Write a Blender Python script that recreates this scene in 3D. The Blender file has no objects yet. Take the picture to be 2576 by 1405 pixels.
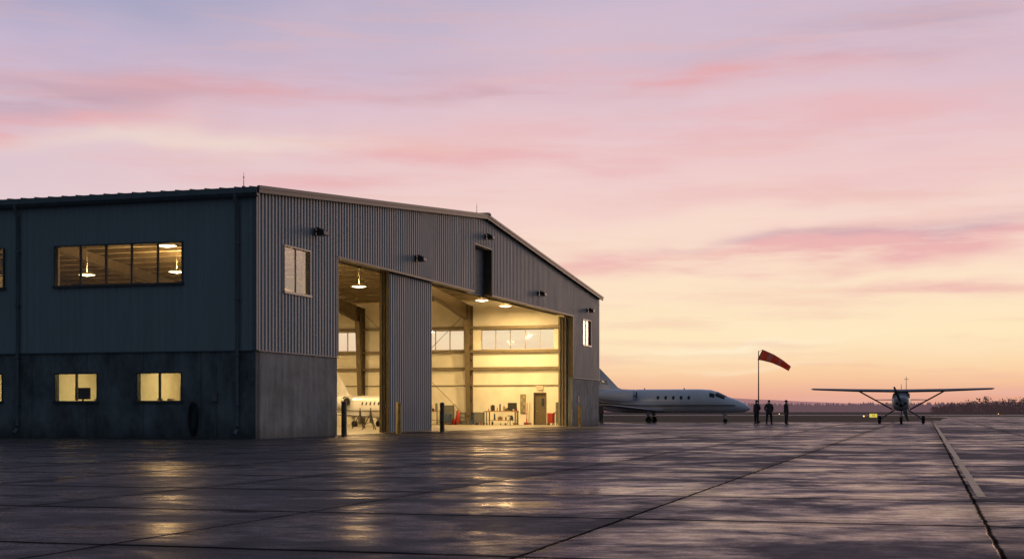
import bpy, bmesh, math, random
from mathutils import Vector, Matrix, noise as mn
random.seed(7)
R=math.radians
sc=bpy.context.scene
sc.view_settings.view_transform='Standard'
sc.view_settings.look='None'; sc.view_settings.exposure=0
COL=sc.collection
def lin(r,g,b):
    def f(c):
        c/=255.0
        return c/12.92 if c<=.04045 else ((c+.055)/1.055)**2.4
    return (f(r),f(g),f(b),1)
# ---------------------------------------------------------------- node helpers
class NT:
    def __init__(s,tree): s.t=tree
    def n(s,ty,**kw):
        nd=s.t.nodes.new(ty)
        for k,v in kw.items(): setattr(nd,k,v)
        return nd
    def link(s,a,b): s.t.links.new(a,b)
    def put(s,sock,v):
        if isinstance(v,bpy.types.NodeSocket): s.link(v,sock)
        else: sock.default_value=v
    def m(s,op,a,b=None,c=None,clamp=False):
        nd=s.n('ShaderNodeMath',operation=op,use_clamp=clamp)
        s.put(nd.inputs[0],a)
        if b is not None: s.put(nd.inputs[1],b)
        if c is not None: s.put(nd.inputs[2],c)
        return nd.outputs[0]
    def noise(s,vec,scale,detail=4,rough=.5,dist=0):
        nd=s.n('ShaderNodeTexNoise'); 
        if vec is not None: s.link(vec,nd.inputs['Vector'])
        nd.inputs['Scale'].default_value=scale; nd.inputs['Detail'].default_value=detail
        nd.inputs['Roughness'].default_value=rough; nd.inputs['Distortion'].default_value=dist
        return nd.outputs['Fac']
    def mapping(s,vec,loc=(0,0,0),rot=(0,0,0),scale=(1,1,1)):
        nd=s.n('ShaderNodeMapping'); s.link(vec,nd.inputs[0])
        nd.inputs['Location'].default_value=loc; nd.inputs['Rotation'].default_value=rot; nd.inputs['Scale'].default_value=scale
        return nd.outputs[0]
    def ramp(s,fac,els,interp='LINEAR'):
        nd=s.n('ShaderNodeValToRGB'); cr=nd.color_ramp; cr.interpolation=interp
        while len(cr.elements)<len(els): cr.elements.new(.5)
        for e,(p,c) in zip(cr.elements,els):
            e.position=p; e.color=c if len(c)==4 else (*c,1)
        s.put(nd.inputs[0],fac); return nd.outputs[0]
    def mix(s,fac,a,b,blend='MIX'):
        nd=s.n('ShaderNodeMix',data_type='RGBA',blend_type=blend)
        s.put(nd.inputs[0],fac); s.put(nd.inputs[6],a); s.put(nd.inputs[7],b)
        return nd.outputs[2]
    def mr(s,v,a,b,c=0,d=1,smooth=False):
        nd=s.n('ShaderNodeMapRange'); 
        if smooth: nd.interpolation_type='SMOOTHSTEP'
        s.put(nd.inputs[0],v)
        for i,x in enumerate((a,b,c,d)): nd.inputs[i+1].default_value=x
        return nd.outputs[0]
    def sep(s,vec):
        nd=s.n('ShaderNodeSeparateXYZ'); s.link(vec,nd.inputs[0]); return nd.outputs
    def comb(s,x,y,z):
        nd=s.n('ShaderNodeCombineXYZ'); 
        for i,v in enumerate((x,y,z)): s.put(nd.inputs[i],v)
        return nd.outputs[0]
MATS={}
def newmat(name):
    m=bpy.data.materials.new(name); m.use_nodes=True
    nt=NT(m.node_tree); b=m.node_tree.nodes['Principled BSDF']
    tc=nt.n('ShaderNodeTexCoord')
    MATS[name]=m
    return m,nt,b,tc.outputs['Object']
def mat(name,col,rough=.5,metal=0,var=.15,scale=3,bump=0,bscale=20,stretch=(1,1,1),emit=None,es=0,spec=.5):
    if name in MATS: return MATS[name]
    m,nt,b,o=newmat(name)
    v=nt.mapping(o,scale=stretch)
    f=nt.noise(v,scale,3,.6)
    a=tuple(max(0,c*(1-var)) for c in col)+(1,); c2=tuple(min(1,c*(1+var)) for c in col)+(1,)
    nt.link(nt.mix(nt.mr(f,.3,.7),a,c2),b.inputs['Base Color'])
    b.inputs['Roughness'].default_value=rough
    b.inputs['Metallic'].default_value=metal
    b.inputs['Specular IOR Level'].default_value=spec
    if bump:
        bn=nt.n('ShaderNodeBump'); bn.inputs['Strength'].default_value=bump; bn.inputs['Distance'].default_value=.02
        nt.link(nt.noise(v,bscale,4),bn.inputs['Height']); nt.link(bn.outputs[0],b.inputs['Normal'])
    if emit:
        b.inputs['Emission Color'].default_value=(*emit,1); b.inputs['Emission Strength'].default_value=es
    return m
# ---------------------------------------------------------------- mesh builder
class MB:
    def __init__(s): s.v=[];s.f=[];s.mi=[];s.cur=0
    def add(s,vs,fs):
        o=len(s.v); s.v+= [tuple(p) for p in vs]
        for f in fs: s.f.append([o+i for i in f]); s.mi.append(s.cur)
    def quad(s,a,b,c,d): s.add([a,b,c,d],[(0,1,2,3)])
    def box(s,x0,x1,y0,y1,z0,z1,M=None):
        vs=[Vector((x,y,z)) for z in (z0,z1) for y in (y0,y1) for x in (x0,x1)]
        if M: vs=[M@p for p in vs]
        s.add(vs,[(0,2,3,1),(4,5,7,6),(0,1,5,4),(2,6,7,3),(0,4,6,2),(1,3,7,5)])
    def prism(s,poly,b0,b1,P):
        n=len(poly)
        s.add([P(a,b0,z) for a,z in poly]+[P(a,b1,z) for a,z in poly],
              [tuple(range(n)),tuple(range(2*n-1,n-1,-1))]+[(i,(i+1)%n,n+(i+1)%n,n+i) for i in range(n)])
    def loft(s,rings,cap=True):
        n=len(rings[0]); vs=[p for r in rings for p in r]; fs=[]
        for k in range(len(rings)-1):
            for i in range(n):
                j=(i+1)%n; fs.append((k*n+i,k*n+j,(k+1)*n+j,(k+1)*n+i))
        if cap: fs.append(tuple(range(n))); fs.append(tuple(range((len(rings)-1)*n,len(rings)*n)))
        s.add(vs,fs)
    def tube(s,pts,r,seg=8,r2=None):
        pts=[Vector(p) for p in pts]; rings=[]
        for i,p in enumerate(pts):
            d=(pts[min(i+1,len(pts)-1)]-pts[max(i-1,0)]).normalized()
            up=Vector((0,0,1)) if abs(d.z)<.9 else Vector((1,0,0))
            a=d.cross(up).normalized(); b=d.cross(a)
            rr=r if r2 is None else r+(r2-r)*i/(len(pts)-1)
            rings.append([p+(a*math.cos(t)+b*math.sin(t))*rr for t in [2*math.pi*k/seg for k in range(seg)]])
        s.loft(rings)
    def ell(s,c,r,seg=10,ring=6):
        rings=[]
        for i in range(ring+1):
            ph=-math.pi/2+math.pi*i/ring; cr=max(.02,math.cos(ph))
            rings.append([(c[0]+r[0]*cr*math.cos(2*math.pi*k/seg),c[1]+r[1]*cr*math.sin(2*math.pi*k/seg),c[2]+r[2]*math.sin(ph)) for k in range(seg)])
        s.loft(rings)
    def obj(s,name,mats,parent=None,smooth=False,bevel=0,norm=True):
        me=bpy.data.meshes.new(name); me.from_pydata(s.v,[],s.f)
        if not isinstance(mats,(list,tuple)): mats=[mats]
        for m in mats: me.materials.append(m)
        for p,i in zip(me.polygons,s.mi): p.material_index=i
        if norm:
            bm=bmesh.new(); bm.from_mesh(me); bmesh.ops.recalc_face_normals(bm,faces=bm.faces); bm.to_mesh(me); bm.free()
        if smooth:
            me.polygons.foreach_set('use_smooth',[True]*len(me.polygons))
        ob=bpy.data.objects.new(name,me); COL.objects.link(ob)
        if parent: ob.parent=parent
        if smooth:
            try:
                md=ob.modifiers.new('e','EDGE_SPLIT'); md.split_angle=R(50)
            except Exception: pass
        if bevel:
            md=ob.modifiers.new('b','BEVEL'); md.width=bevel; md.segments=2; md.limit_method='ANGLE'
        return ob
def empty(name,loc,rotz=0,label=None,cat=None,scale=1,group=None):
    e=bpy.data.objects.new(name,None); COL.objects.link(e); e.location=loc; e.rotation_euler=(0,0,rotz); e.scale=(scale,)*3
    e.empty_display_size=.2
    tag(e,label,cat,group); return e
def tag(e,label=None,cat=None,group=None):
    if label: e['label']=label
    if cat: e['category']=cat
    if group: e['group']=group
def dup(root,loc,rotz=None,label=None):
    def rec(o,par):
        c=o.copy(); COL.objects.link(c)
        if par is not None: c.parent=par
        for ch in list(o.children): rec(ch,c)
        return c
    r=rec(root,None); r.location=loc
    if rotz is not None: r.rotation_euler=(0,0,rotz)
    if label: r['label']=label
    return r
# ---------------------------------------------------------------- camera
cam=bpy.data.cameras.new('camera'); co=bpy.data.objects.new('camera',cam); COL.objects.link(co)
co.location=(0,0,1.0); co.rotation_euler=(R(90),0,0); cam.lens=50; cam.sensor_width=36
cam.shift_y=.1283; cam.clip_end=8000; cam.clip_start=.1
sc.camera=co
# ---------------------------------------------------------------- world sky
w=bpy.data.worlds.new('World'); sc.world=w; w.use_nodes=True
nt=NT(w.node_tree); bg=w.node_tree.nodes['Background']
tc=nt.n('ShaderNodeTexCoord'); D=tc.outputs['Generated']
X,Y,Z=nt.sep(D)
zc=nt.m('MAXIMUM',Z,0.0)
warp=nt.noise(nt.mapping(D,scale=(5,5,14)),1.0,3,.55)
warp2=nt.noise(nt.mapping(D,loc=(3,1,7),scale=(11,11,40)),1.0,3,.6)
zw=nt.m('MAXIMUM',nt.m('ADD',zc,nt.m('MULTIPLY',nt.m('SUBTRACT',warp,.5),nt.m('MULTIPLY',zc,.35))),0.0)
pos=nt.m('SQRT',zw)
front=nt.ramp(pos,[(0,lin(204,142,130)),(.10,lin(234,172,146)),(.165,lin(251,205,160)),(.235,lin(255,230,186)),(.30,lin(254,228,200)),
  (.36,lin(247,215,204)),(.42,lin(237,204,205)),(.47,lin(223,194,205)),(.53,lin(205,186,205)),(.62,lin(172,168,195)),(1,lin(98,110,138))])
left=nt.ramp(pos,[(0,lin(150,115,125)),(.2,lin(225,190,185)),(.32,lin(232,210,210)),(.42,lin(220,196,208)),(.48,lin(198,182,206)),(.53,lin(156,160,192)),(1,lin(74,90,118))])
back=nt.ramp(pos,[(0,lin(62,73,87)),(.3,lin(69,82,96)),(.6,lin(72,87,103)),(1,lin(86,98,114))])
dotf=nt.m('ADD',nt.m('MULTIPLY',X,.5),nt.m('MULTIPLY',Y,.866))
fl=nt.mr(dotf,.62,.90,0,1,True)
c=nt.mix(fl,left,front)
fb=nt.mr(dotf,-.30,.62,0,1,True)
Zw=nt.m('ADD',Z,nt.m('ADD',nt.m('MULTIPLY',nt.m('SUBTRACT',warp,.5),.06),nt.m('MULTIPLY',nt.m('SUBTRACT',warp2,.5),.016)))
def band(px,py,wx,wy,sl):
    x0=(px-1288)/3578/1.04; z0=(1033-py)/3578/1.03; wa=wx/3578; wz=wy/3578
    dx=nt.m('SUBTRACT',X,x0)
    dz=nt.m('SUBTRACT',nt.m('SUBTRACT',Zw,z0),nt.m('MULTIPLY',dx,sl))
    e=nt.m('ADD',nt.m('POWER',nt.m('ABSOLUTE',nt.m('DIVIDE',dx,wa)),2.0),nt.m('POWER',nt.m('ABSOLUTE',nt.m('DIVIDE',dz,wz)),2.0))
    return nt.m('EXPONENT',nt.m('MULTIPLY',e,-1.0))
def bands(lst):
    acc=None
    for a in lst:
        b_=nt.m('MULTIPLY',band(*a[:5]),a[5])
        acc=b_ if acc is None else nt.m('ADD',acc,b_)
    return acc
ypos=nt.mr(Y,0,.3)
streak=nt.noise(nt.mapping(D,loc=(2,0,0),rot=(0,R(5),0),scale=(6,3,50)),1.0,6,.60)
streakf=nt.mr(streak,.36,.62,.22,1.25,True)
pink=bands([(560,240,540,52,.06,.85),(60,360,340,36,.05,.95),(1000,422,540,34,.06,.65),(1750,185,500,40,.08,.95),(1850,655,660,42,.03,.9),
  (2450,595,420,42,.08,.85),(2350,752,380,32,.0,.9),(1500,330,760,60,.08,.35),(2250,320,460,56,.05,.4),(2000,470,600,44,.05,.35)])
pinkf=nt.m('MULTIPLY',nt.m('MULTIPLY',pink,streakf),ypos,clamp=True)
c=nt.mix(nt.m('MULTIPLY',pinkf,.82),c,lin(234,172,174))
mauve=bands([(120,290,440,44,.06,.85),(650,180,500,36,.05,.6),(1250,225,440,32,.02,.55),(2250,105,440,54,.05,.65),(2480,555,280,24,.08,.65),(2050,605,320,18,.03,.55),(1500,870,500,7,.02,.25)])
mauvef=nt.m('MULTIPLY',nt.m('MULTIPLY',mauve,streakf),ypos,clamp=True)
c=nt.mix(nt.m('MULTIPLY',mauvef,.66),c,lin(182,160,178))
light=bands([(480,385,420,28,.03,.6),(1980,840,760,76,0,.8),(1900,540,600,30,.1,.3),(2100,705,560,14,.02,.6),(1850,850,260,8,.02,.9),(1900,925,240,8,.02,.5)])
c=nt.mix(nt.m('MULTIPLY',nt.m('MULTIPLY',light,ypos),.6,clamp=True),c,lin(255,236,202))
lowcl=nt.noise(nt.mapping(D,loc=(5,0,0),scale=(6,3,70)),1.0,4,.6)
lowf=nt.m('MULTIPLY',nt.mr(lowcl,.48,.68,0,1,True),nt.mr(zc,.02,.07,.45,.25))
c=nt.mix(lowf,c,lin(236,180,168))
c=nt.mix(fb,back,c)
nt.link(c,bg.inputs[0]); bg.inputs[1].default_value=1.0
sun=bpy.data.lights.new('sun','SUN'); so=bpy.data.objects.new('sun',sun); COL.objects.link(so)
sun.energy=.3; sun.angle=R(12); sun.color=(1,.62,.42)
so.rotation_euler=Vector((-math.sin(R(28)),-math.cos(R(28)),-math.tan(R(4)))).to_track_quat('-Z','Y').to_euler()
# ---------------------------------------------------------------- ground
m,nt,b,o=newmat('wet_concrete_apron')
m.node_tree.nodes.remove(b)
X_,Y_,_=nt.sep(o)
ca,sa=.2797,.9601
u=nt.m('ADD',nt.m('MULTIPLY',X_,ca),nt.m('MULTIPLY',Y_,sa))
v=nt.m('SUBTRACT',nt.m('MULTIPLY',X_,sa),nt.m('MULTIPLY',Y_,ca))
mid=nt.noise(o,1.6,4,.6)
wob=nt.m('MULTIPLY',nt.m('SUBTRACT',mid,.5),.06)
vj=nt.m('ADD',nt.m('ADD',v,2.695+320),wob); uj=nt.m('ADD',nt.m('ADD',u,-16.6+432),wob)
jv=nt.m('PINGPONG',vj,1.6); ju=nt.m('PINGPONG',uj,1.8)
joint=nt.m('MAXIMUM',nt.mr(jv,.010,.032,1,0,True),nt.mr(ju,.03,.085,.9,0,True))
jd=nt.m('MINIMUM',jv,ju)
jwide=nt.mr(jd,.02,.40,1,0,True)
idn=nt.n('ShaderNodeTexWhiteNoise',noise_dimensions='2D')
nt.link(nt.comb(nt.m('FLOOR',nt.m('DIVIDE',vj,3.2)),nt.m('FLOOR',nt.m('DIVIDE',uj,3.6)),0),idn.inputs['Vector'])
sid=idn.outputs['Value']
pud=nt.noise(nt.mapping(o,rot=(0,0,R(12)),scale=(.45,.55,1)),1.0,6,.68,.5)
big=nt.noise(nt.mapping(o,scale=(.10,.05,1)),1.0,3,.6)
blot=nt.noise(nt.mapping(o,scale=(1,1.6,1)),3.2,4,.65)
wet=nt.m('ADD',nt.m('MULTIPLY',pud,.60),nt.m('ADD',nt.m('MULTIPLY',mid,.20),nt.m('MULTIPLY',big,.20)))
wet=nt.m('ADD',wet,nt.m('MULTIPLY',nt.m('SUBTRACT',sid,.5),.06))
wetf=nt.mr(wet,.44,.61,0,1,True)
fine=nt.noise(o,30,4,.7)
base=nt.mix(nt.mr(mid,.3,.7),(.036,.036,.037,1),(.074,.071,.071,1))
base=nt.mix(nt.m('MULTIPLY',nt.mr(blot,.40,.65),.35),base,(.10,.095,.093,1))
base=nt.mix(nt.m('MULTIPLY',nt.mr(fine,.40,.7),.5),base,(.13,.12,.115,1))
base=nt.mix(nt.m('MULTIPLY',wetf,.6),base,(.020,.019,.020,1))
base=nt.mix(joint,base,(.004,.004,.004,1))
rg=nt.mr(wetf,0,1,.36,.15)
rg=nt.m('ADD',rg,nt.m('MULTIPLY',nt.m('SUBTRACT',fine,.5),.12),clamp=True)
hgt=nt.m('ADD',nt.m('MULTIPLY',fine,nt.mr(wetf,0,1,.0009,.0002)),nt.m('MULTIPLY',mid,.0034))
hgt=nt.m('SUBTRACT',hgt,nt.m('MULTIPLY',joint,.006))
bn=nt.n('ShaderNodeBump'); bn.inputs['Strength'].default_value=1; bn.inputs['Distance'].default_value=1
nt.link(hgt,bn.inputs['Height'])
df=nt.n('ShaderNodeBsdfDiffuse'); gl=nt.n('ShaderNodeBsdfGlossy'); ms=nt.n('ShaderNodeMixShader'); fr=nt.n('ShaderNodeFresnel'); fr.inputs[0].default_value=1.33
nt.link(base,df.inputs[0]); nt.link(bn.outputs[0],df.inputs['Normal']); nt.link(bn.outputs[0],gl.inputs['Normal'])
gl.inputs[0].default_value=(.90,.84,.86,1); nt.link(rg,gl.inputs['Roughness'])
cover=nt.m('MULTIPLY',nt.mr(wetf,0,1,.17,.84),nt.m('SUBTRACT',1.0,nt.m('MULTIPLY',joint,.92)))
cover=nt.m('MULTIPLY',cover,nt.m('SUBTRACT',1.0,nt.m('MULTIPLY',jwide,.35)))
cover=nt.m('MULTIPLY',cover,nt.mr(sid,0,1,.80,1.12))
cover=nt.m('MULTIPLY',cover,nt.mr(blot,.36,.60,1.12,.62))
cover=nt.m('MULTIPLY',cover,nt.mr(fine,.35,.65,.70,1.08),clamp=True)
nt.link(nt.m('MULTIPLY',fr.outputs[0],cover,clamp=True),ms.inputs[0])
nt.link(df.outputs[0],ms.inputs[1]); nt.link(gl.outputs[0],ms.inputs[2]); nt.link(ms.outputs[0],m.node_tree.nodes['Material Output'].inputs[0])
apron_m=m
mb=MB()
pts=[(-160,-40),(200,-40),(420,250),(70,256),(66,215),(52,172),(44,146),(33,127),(20,125),(-160,125)]
mb.add([(x,y,0) for x,y in pts],[tuple(range(len(pts)))])
a=mb.obj('apron',apron_m,norm=False); a['kind']='structure'; a['label']='wet concrete aircraft apron with slab joints and puddles'
m,nt,b,o=newmat('dry_grass')
f=nt.noise(nt.mapping(o,scale=(.02,.08,1)),3,6,.7)
nt.link(nt.mix(nt.mr(f,.3,.7),(.026,.021,.013,1),(.075,.050,.032,1)),b.inputs['Base Color']); b.inputs['Roughness'].default_value=.95
b.inputs['Specular IOR Level'].default_value=.1
mb=MB(); mb.add([(-4000,-300,-.03),(4000,-300,-.03),(4000,6500,-.03),(-4000,6500,-.03)],[(0,1,2,3)])
g=mb.obj('ground',m,norm=False); g['kind']='structure'; g['label']='flat brown grass airfield'
mb=MB(); mb.add([(20,330,-.02),(700,330,-.02),(700,380,-.02),(20,380,-.02)],[(0,1,2,3)])
rw=mb.obj('runway',mat('runway_asphalt',(.07,.06,.065),.45,0,.3,.2),norm=False); rw['kind']='structure'
m,nt,b,o=newmat('worn_yellow_paint')
wr=nt.noise(o,6,5,.7)
nt.link(nt.mix(nt.mr(wr,.34,.6),(.10,.08,.06,1),(.60,.42,.14,1)),b.inputs['Base Color']); b.inputs['Roughness'].default_value=.45; b.inputs['Specular IOR Level'].default_value=.3
mb=MB(); d=Vector((.2797,.9601,0)); n_=Vector((.9601,-.2797,0))
p0=Vector((5.45,16.5,.004)); p1=p0+d*96
mb.quad(p0-n_*.05,p0+n_*.05,p1+n_*.09,p1-n_*.09)
tl=mb.obj('painted_line',m,norm=False); tl['kind']='structure'; tl['label']='worn yellow guide line painted on the apron'
# ---------------------------------------------------------------- materials
def clad_mat(name,col,var=.12,metal=.15):
    m,nt,b,o=newmat(name)
    n1=nt.noise(nt.mapping(o,scale=(1.2,1.2,.15)),1.4,4,.6)
    n2=nt.noise(nt.mapping(o,scale=(6,6,.35)),1.5,3,.6)
    f=nt.m('ADD',nt.m('MULTIPLY',n1,.5),nt.m('MULTIPLY',n2,.5))
    nt.link(nt.mix(nt.mr(f,.35,.65),tuple(c*(1-var) for c in col)+(1,),tuple(c*(1+var) for c in col)+(1,)),b.inputs['Base Color'])
    nt.link(nt.mr(f,.3,.7,.42,.58),b.inputs['Roughness']); b.inputs['Metallic'].default_value=metal
    return m
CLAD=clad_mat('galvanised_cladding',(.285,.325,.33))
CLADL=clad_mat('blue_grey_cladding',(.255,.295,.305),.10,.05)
m,nt,b,o=newmat('cast_concrete'); CONC=m
x_,y_,z_=nt.sep(o)
n1=nt.noise(o,.9,6,.65); n2=nt.noise(nt.mapping(o,scale=(3,3,.4)),1.2,4,.6)
f=nt.m('ADD',nt.m('MULTIPLY',n1,.6),nt.m('MULTIPLY',n2,.4))
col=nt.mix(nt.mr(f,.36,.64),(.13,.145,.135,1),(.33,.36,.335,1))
jj=nt.m('MINIMUM',nt.m('PINGPONG',nt.m('ADD',x_,50.02),1.2),nt.m('PINGPONG',nt.m('ADD',y_,50.6),1.2))
jn=nt.mr(jj,.008,.03,1,0,True)
col=nt.mix(nt.m('MULTIPLY',jn,.55),col,(.06,.06,.06,1))
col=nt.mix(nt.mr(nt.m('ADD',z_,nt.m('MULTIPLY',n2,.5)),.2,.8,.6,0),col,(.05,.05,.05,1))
nt.link(col,b.inputs['Base Color']); b.inputs['Roughness'].default_value=.8
bn=nt.n('ShaderNodeBump'); bn.inputs['Strength'].default_value=.5; bn.inputs['Distance'].default_value=.02
nt.link(nt.noise(o,7,5,.7),bn.inputs['Height']); nt.link(bn.outputs[0],b.inputs['Normal'])
m,nt,b,o=newmat('dark_base_concrete'); CONCD=m  # darker concrete for the side base wall, darkest towards the bottom
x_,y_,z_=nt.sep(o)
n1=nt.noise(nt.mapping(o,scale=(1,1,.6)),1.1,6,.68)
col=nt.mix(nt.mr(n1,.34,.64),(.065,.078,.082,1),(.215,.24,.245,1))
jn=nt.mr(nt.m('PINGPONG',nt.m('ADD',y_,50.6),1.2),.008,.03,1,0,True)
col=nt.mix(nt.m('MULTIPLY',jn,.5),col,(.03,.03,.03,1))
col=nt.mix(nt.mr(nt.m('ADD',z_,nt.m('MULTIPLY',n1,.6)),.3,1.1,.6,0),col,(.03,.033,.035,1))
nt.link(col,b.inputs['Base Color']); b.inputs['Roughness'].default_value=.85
TRIM=mat('light_metal_trim',(.12,.115,.11),.5,.1)
SILV=mat('silver_window_trim',(.36,.34,.30),.4,.2)
DTRIM=mat('dark_metal_trim',(.04,.04,.045),.45,.3)
LTRIM=mat('blue_grey_trim',(.14,.17,.185),.5,.1)
STEEL=mat('painted_steel_frame',(.13,.10,.065),.55,.1,.2)
GIRT=mat('girt_steel',(.18,.145,.095),.5,.2)
LINER=mat('white_liner',(.74,.71,.62),.6,0,.10,.8)
CEIL=mat('roof_insulation',(.56,.48,.34),.7,0,.15,1)
FLOOR=mat('hangar_floor_concrete',(.32,.29,.24),.3,0,.2,.6)
ROOF=mat('roof_metal',(.12,.14,.15),.5,.2)
WHITE=mat('office_wall_paint',(.76,.71,.52),.6,0,.08)
def glass_mat(name,tint,ior=1.5):
    m=bpy.data.materials.new(name); m.use_nodes=True; nt=NT(m.node_tree); m.node_tree.nodes.clear()
    out=nt.n('ShaderNodeOutputMaterial'); t=nt.n('ShaderNodeBsdfTransparent'); g_=nt.n('ShaderNodeBsdfGlossy'); mx=nt.n('ShaderNodeMixShader')
    fr=nt.n('ShaderNodeFresnel'); fr.inputs[0].default_value=ior
    t.inputs[0].default_value=(*tint,1); g_.inputs['Roughness'].default_value=.03
    tcx=nt.n('ShaderNodeTexCoord'); bn=nt.n('ShaderNodeBump'); bn.inputs['Strength'].default_value=.15; bn.inputs['Distance'].default_value=.02
    nt.link(nt.noise(tcx.outputs['Object'],1.5,2),bn.inputs['Height']); nt.link(bn.outputs[0],g_.inputs['Normal'])
    nt.link(fr.outputs[0],mx.inputs[0]); nt.link(t.outputs[0],mx.inputs[1]); nt.link(g_.outputs[0],mx.inputs[2]); nt.link(mx.outputs[0],out.inputs[0])
    return m
GLASS=glass_mat('window_glass',(.96,.95,.92)); GLASSR=glass_mat('coated_window_glass',(1,.95,.85),4.5)
BLACKG=mat('dark_glass',(.015,.017,.02),.08,0,.1); CABG=mat('cabin_glass',(.05,.055,.065),.12,0,.1)
RUB=mat('black_rubber',(.02,.02,.02),.7)
LAMP=mat('lamp_face',(1,.9,.7),.4,0,.02,3,emit=(1,.84,.50),es=6)
# ---------------------------------------------------------------- hangar
C0=Vector((-9.21,51.1,0)); RZ=math.atan2(.9549,.2968)
D1=Vector((.2968,.9549,0)); D2=Vector((-.9549,.2968,0))
def B(s,t,z=0): return C0+D1*s+D2*t+Vector((0,0,z))
SL=51.65; TL=36.0; EV=8.9; RG=11.3; HC=3.25
def zr(s): return EV+(RG-EV)*(1-abs(s-SL/2)/(SL/2))
H=empty('aircraft_hangar',C0,RZ,'large corrugated metal aircraft hangar with concrete base and open doors','building')
PG=lambda a,d,z:(a,d,z)
PL=lambda a,d,z:(d,a,z)
PF=lambda a,d,z:(SL-d,a,z)
PB=lambda a,d,z:(a,TL-d,z)
def cols(a0,a1,holes,extra=()):
    s=sorted({a0,a1,*[h[0] for h in holes],*[h[1] for h in holes],*extra}); return [x for x in s if a0<=x<=a1]
def ivals(mid,z0,holes):
    hs=sorted([(h[2],h[3]) for h in holes if h[0]<mid<h[1]]); out=[];cur=z0
    for lo,hi in hs:
        if lo>cur+1e-4: out.append((cur,lo))
        cur=hi
    out.append((cur,None)); return out
def wall(name,P,a0,a1,z0,zt,holes,d0,d1,mt,extra=()):
    mb=MB(); bp=cols(a0,a1,holes,extra)
    for p,q in zip(bp,bp[1:]):
        for lo,hi in ivals((p+q)/2,z0,holes):
            hp=hi if hi is not None else zt(p); hq=hi if hi is not None else zt(q)
            for d in (d0,d1): mb.quad(P(p,d,lo),P(q,d,lo),P(q,d,hq),P(p,d,hp))
        mb.quad(P(p,d0,zt(p)),P(q,d0,zt(q)),P(q,d1,zt(q)),P(p,d1,zt(p)))
        if not any(h[0]<(p+q)/2<h[1] and h[2]<=z0 for h in holes): mb.quad(P(p,d0,z0),P(q,d0,z0),P(q,d1,z0),P(p,d1,z0))
    for e in (a0,a1): mb.quad(P(e,d0,z0),P(e,d1,z0),P(e,d1,zt(e)),P(e,d0,zt(e)))
    for h in holes:
        x0,x1,y0,y1=h
        for e in (x0,x1): mb.quad(P(e,d0,y0),P(e,d1,y0),P(e,d1,y1),P(e,d0,y1))
        for z in ((y1,) if y0<=z0 else (y0,y1)): mb.quad(P(x0,d0,z),P(x1,d0,z),P(x1,d1,z),P(x0,d1,z))
    return mb.obj(name,mt,H,norm=False)
def corr(mb,P,a0,a1,z0,zt,holes,pitch,dep,off=.012,extra=()):
    prof=[(0,0),(.40,0),(.54,1),(.86,1)]
    def o_(a):
        f=((a-a0)/pitch)%1.0
        if f<.40: return 0
        if f<.54: return (f-.40)/.14
        if f<.86: return 1
        return (1-f)/.14
    ks=set()
    n=int((a1-a0)/pitch)+2
    for i in range(n):
        for pf,_ in prof: ks.add(round(a0+(i+pf)*pitch,5))
    bp=sorted({k for k in ks if a0<=k<=a1}|set(cols(a0,a1,holes,extra)))
    for p,q in zip(bp,bp[1:]):
        if q-p<1e-5: continue
        dp=-(off+dep*o_(p+1e-7)); dq=-(off+dep*o_(q-1e-7))
        for lo,hi in ivals((p+q)/2,z0,holes):
            hp=hi if hi is not None else zt(p); hq=hi if hi is not None else zt(q)
            mb.quad(P(p,dp,lo),P(q,dq,lo),P(q,dq,hq),P(p,dp,hp))
OP0,OP1,OPZ=7.06,44.4,7.25
gw1=(2.15,4.45,5.45,7.22); gw2=(46.9,49.2,5.45,7.22); notch=(24.3,27.2,OPZ,9.7)
top=lambda a:zr(a)-.003
flat=lambda z:(lambda a:z)
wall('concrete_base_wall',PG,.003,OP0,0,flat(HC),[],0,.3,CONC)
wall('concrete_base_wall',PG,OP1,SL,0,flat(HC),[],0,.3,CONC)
wall('gable_inner_wall',PG,.302,OP0,HC+.002,top,[gw1],.03,.3,LINER)
wall('gable_inner_wall',PG,OP1,SL-.302,HC+.002,top,[gw2],.03,.3,LINER)
wall('gable_inner_wall',PG,OP0+.002,OP1-.002,OPZ,top,[notch],.03,.3,LINER,extra=(SL/2,))
mb=MB()
PT=.27; DP=.042
corr(mb,PG,0,OP0,HC-.05,top,[gw1],PT,DP)
corr(mb,PG,OP0,OP1,OPZ,top,[notch],PT,DP,extra=(SL/2,))
corr(mb,PG,OP1,SL,HC-.05,top,[gw2],PT,DP)
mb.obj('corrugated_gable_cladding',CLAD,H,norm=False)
lw=[(2.92,8.39,5.66,7.2),(10.6,16.1,5.66,7.2),(18.2,23.7,5.66,7.2)]
lo=[(2.98,4.89,1.34,2.43),(6.53,8.42,1.34,2.43),(10.7,12.6,1.34,2.43)]
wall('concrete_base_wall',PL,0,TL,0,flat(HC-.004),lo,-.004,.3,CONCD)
wall('side_inner_wall',PL,.305,TL,HC+.002,flat(EV-.003),lw,.03,.3,LINER)
mb=MB(); corr(mb,PL,0,TL,HC-.05,flat(EV-.003),lw,.30,.018)
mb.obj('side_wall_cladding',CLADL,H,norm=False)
fw=[(3.2,8.72,5.42,6.87),(10.0,15.6,5.42,6.87),(18.1,23.7,5.42,6.87)]
wall('far_side_wall',PF,.302,TL,0,flat(EV-.003),fw+[(3.77,4.71,0.0,2.32)],0,.25,LINER)
wall('rear_gable_wall',PB,.3,SL-.3,0,top,[],0,.25,LINER,extra=(SL/2,))
mb=MB()
mb.box(-.055,.08,-.06,-.002,HC-.06,EV+.02); mb.box(-.055,-.002,-.002,.08,HC-.06,EV+.02)
mb.obj('corner_trim',LTRIM,H)
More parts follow.
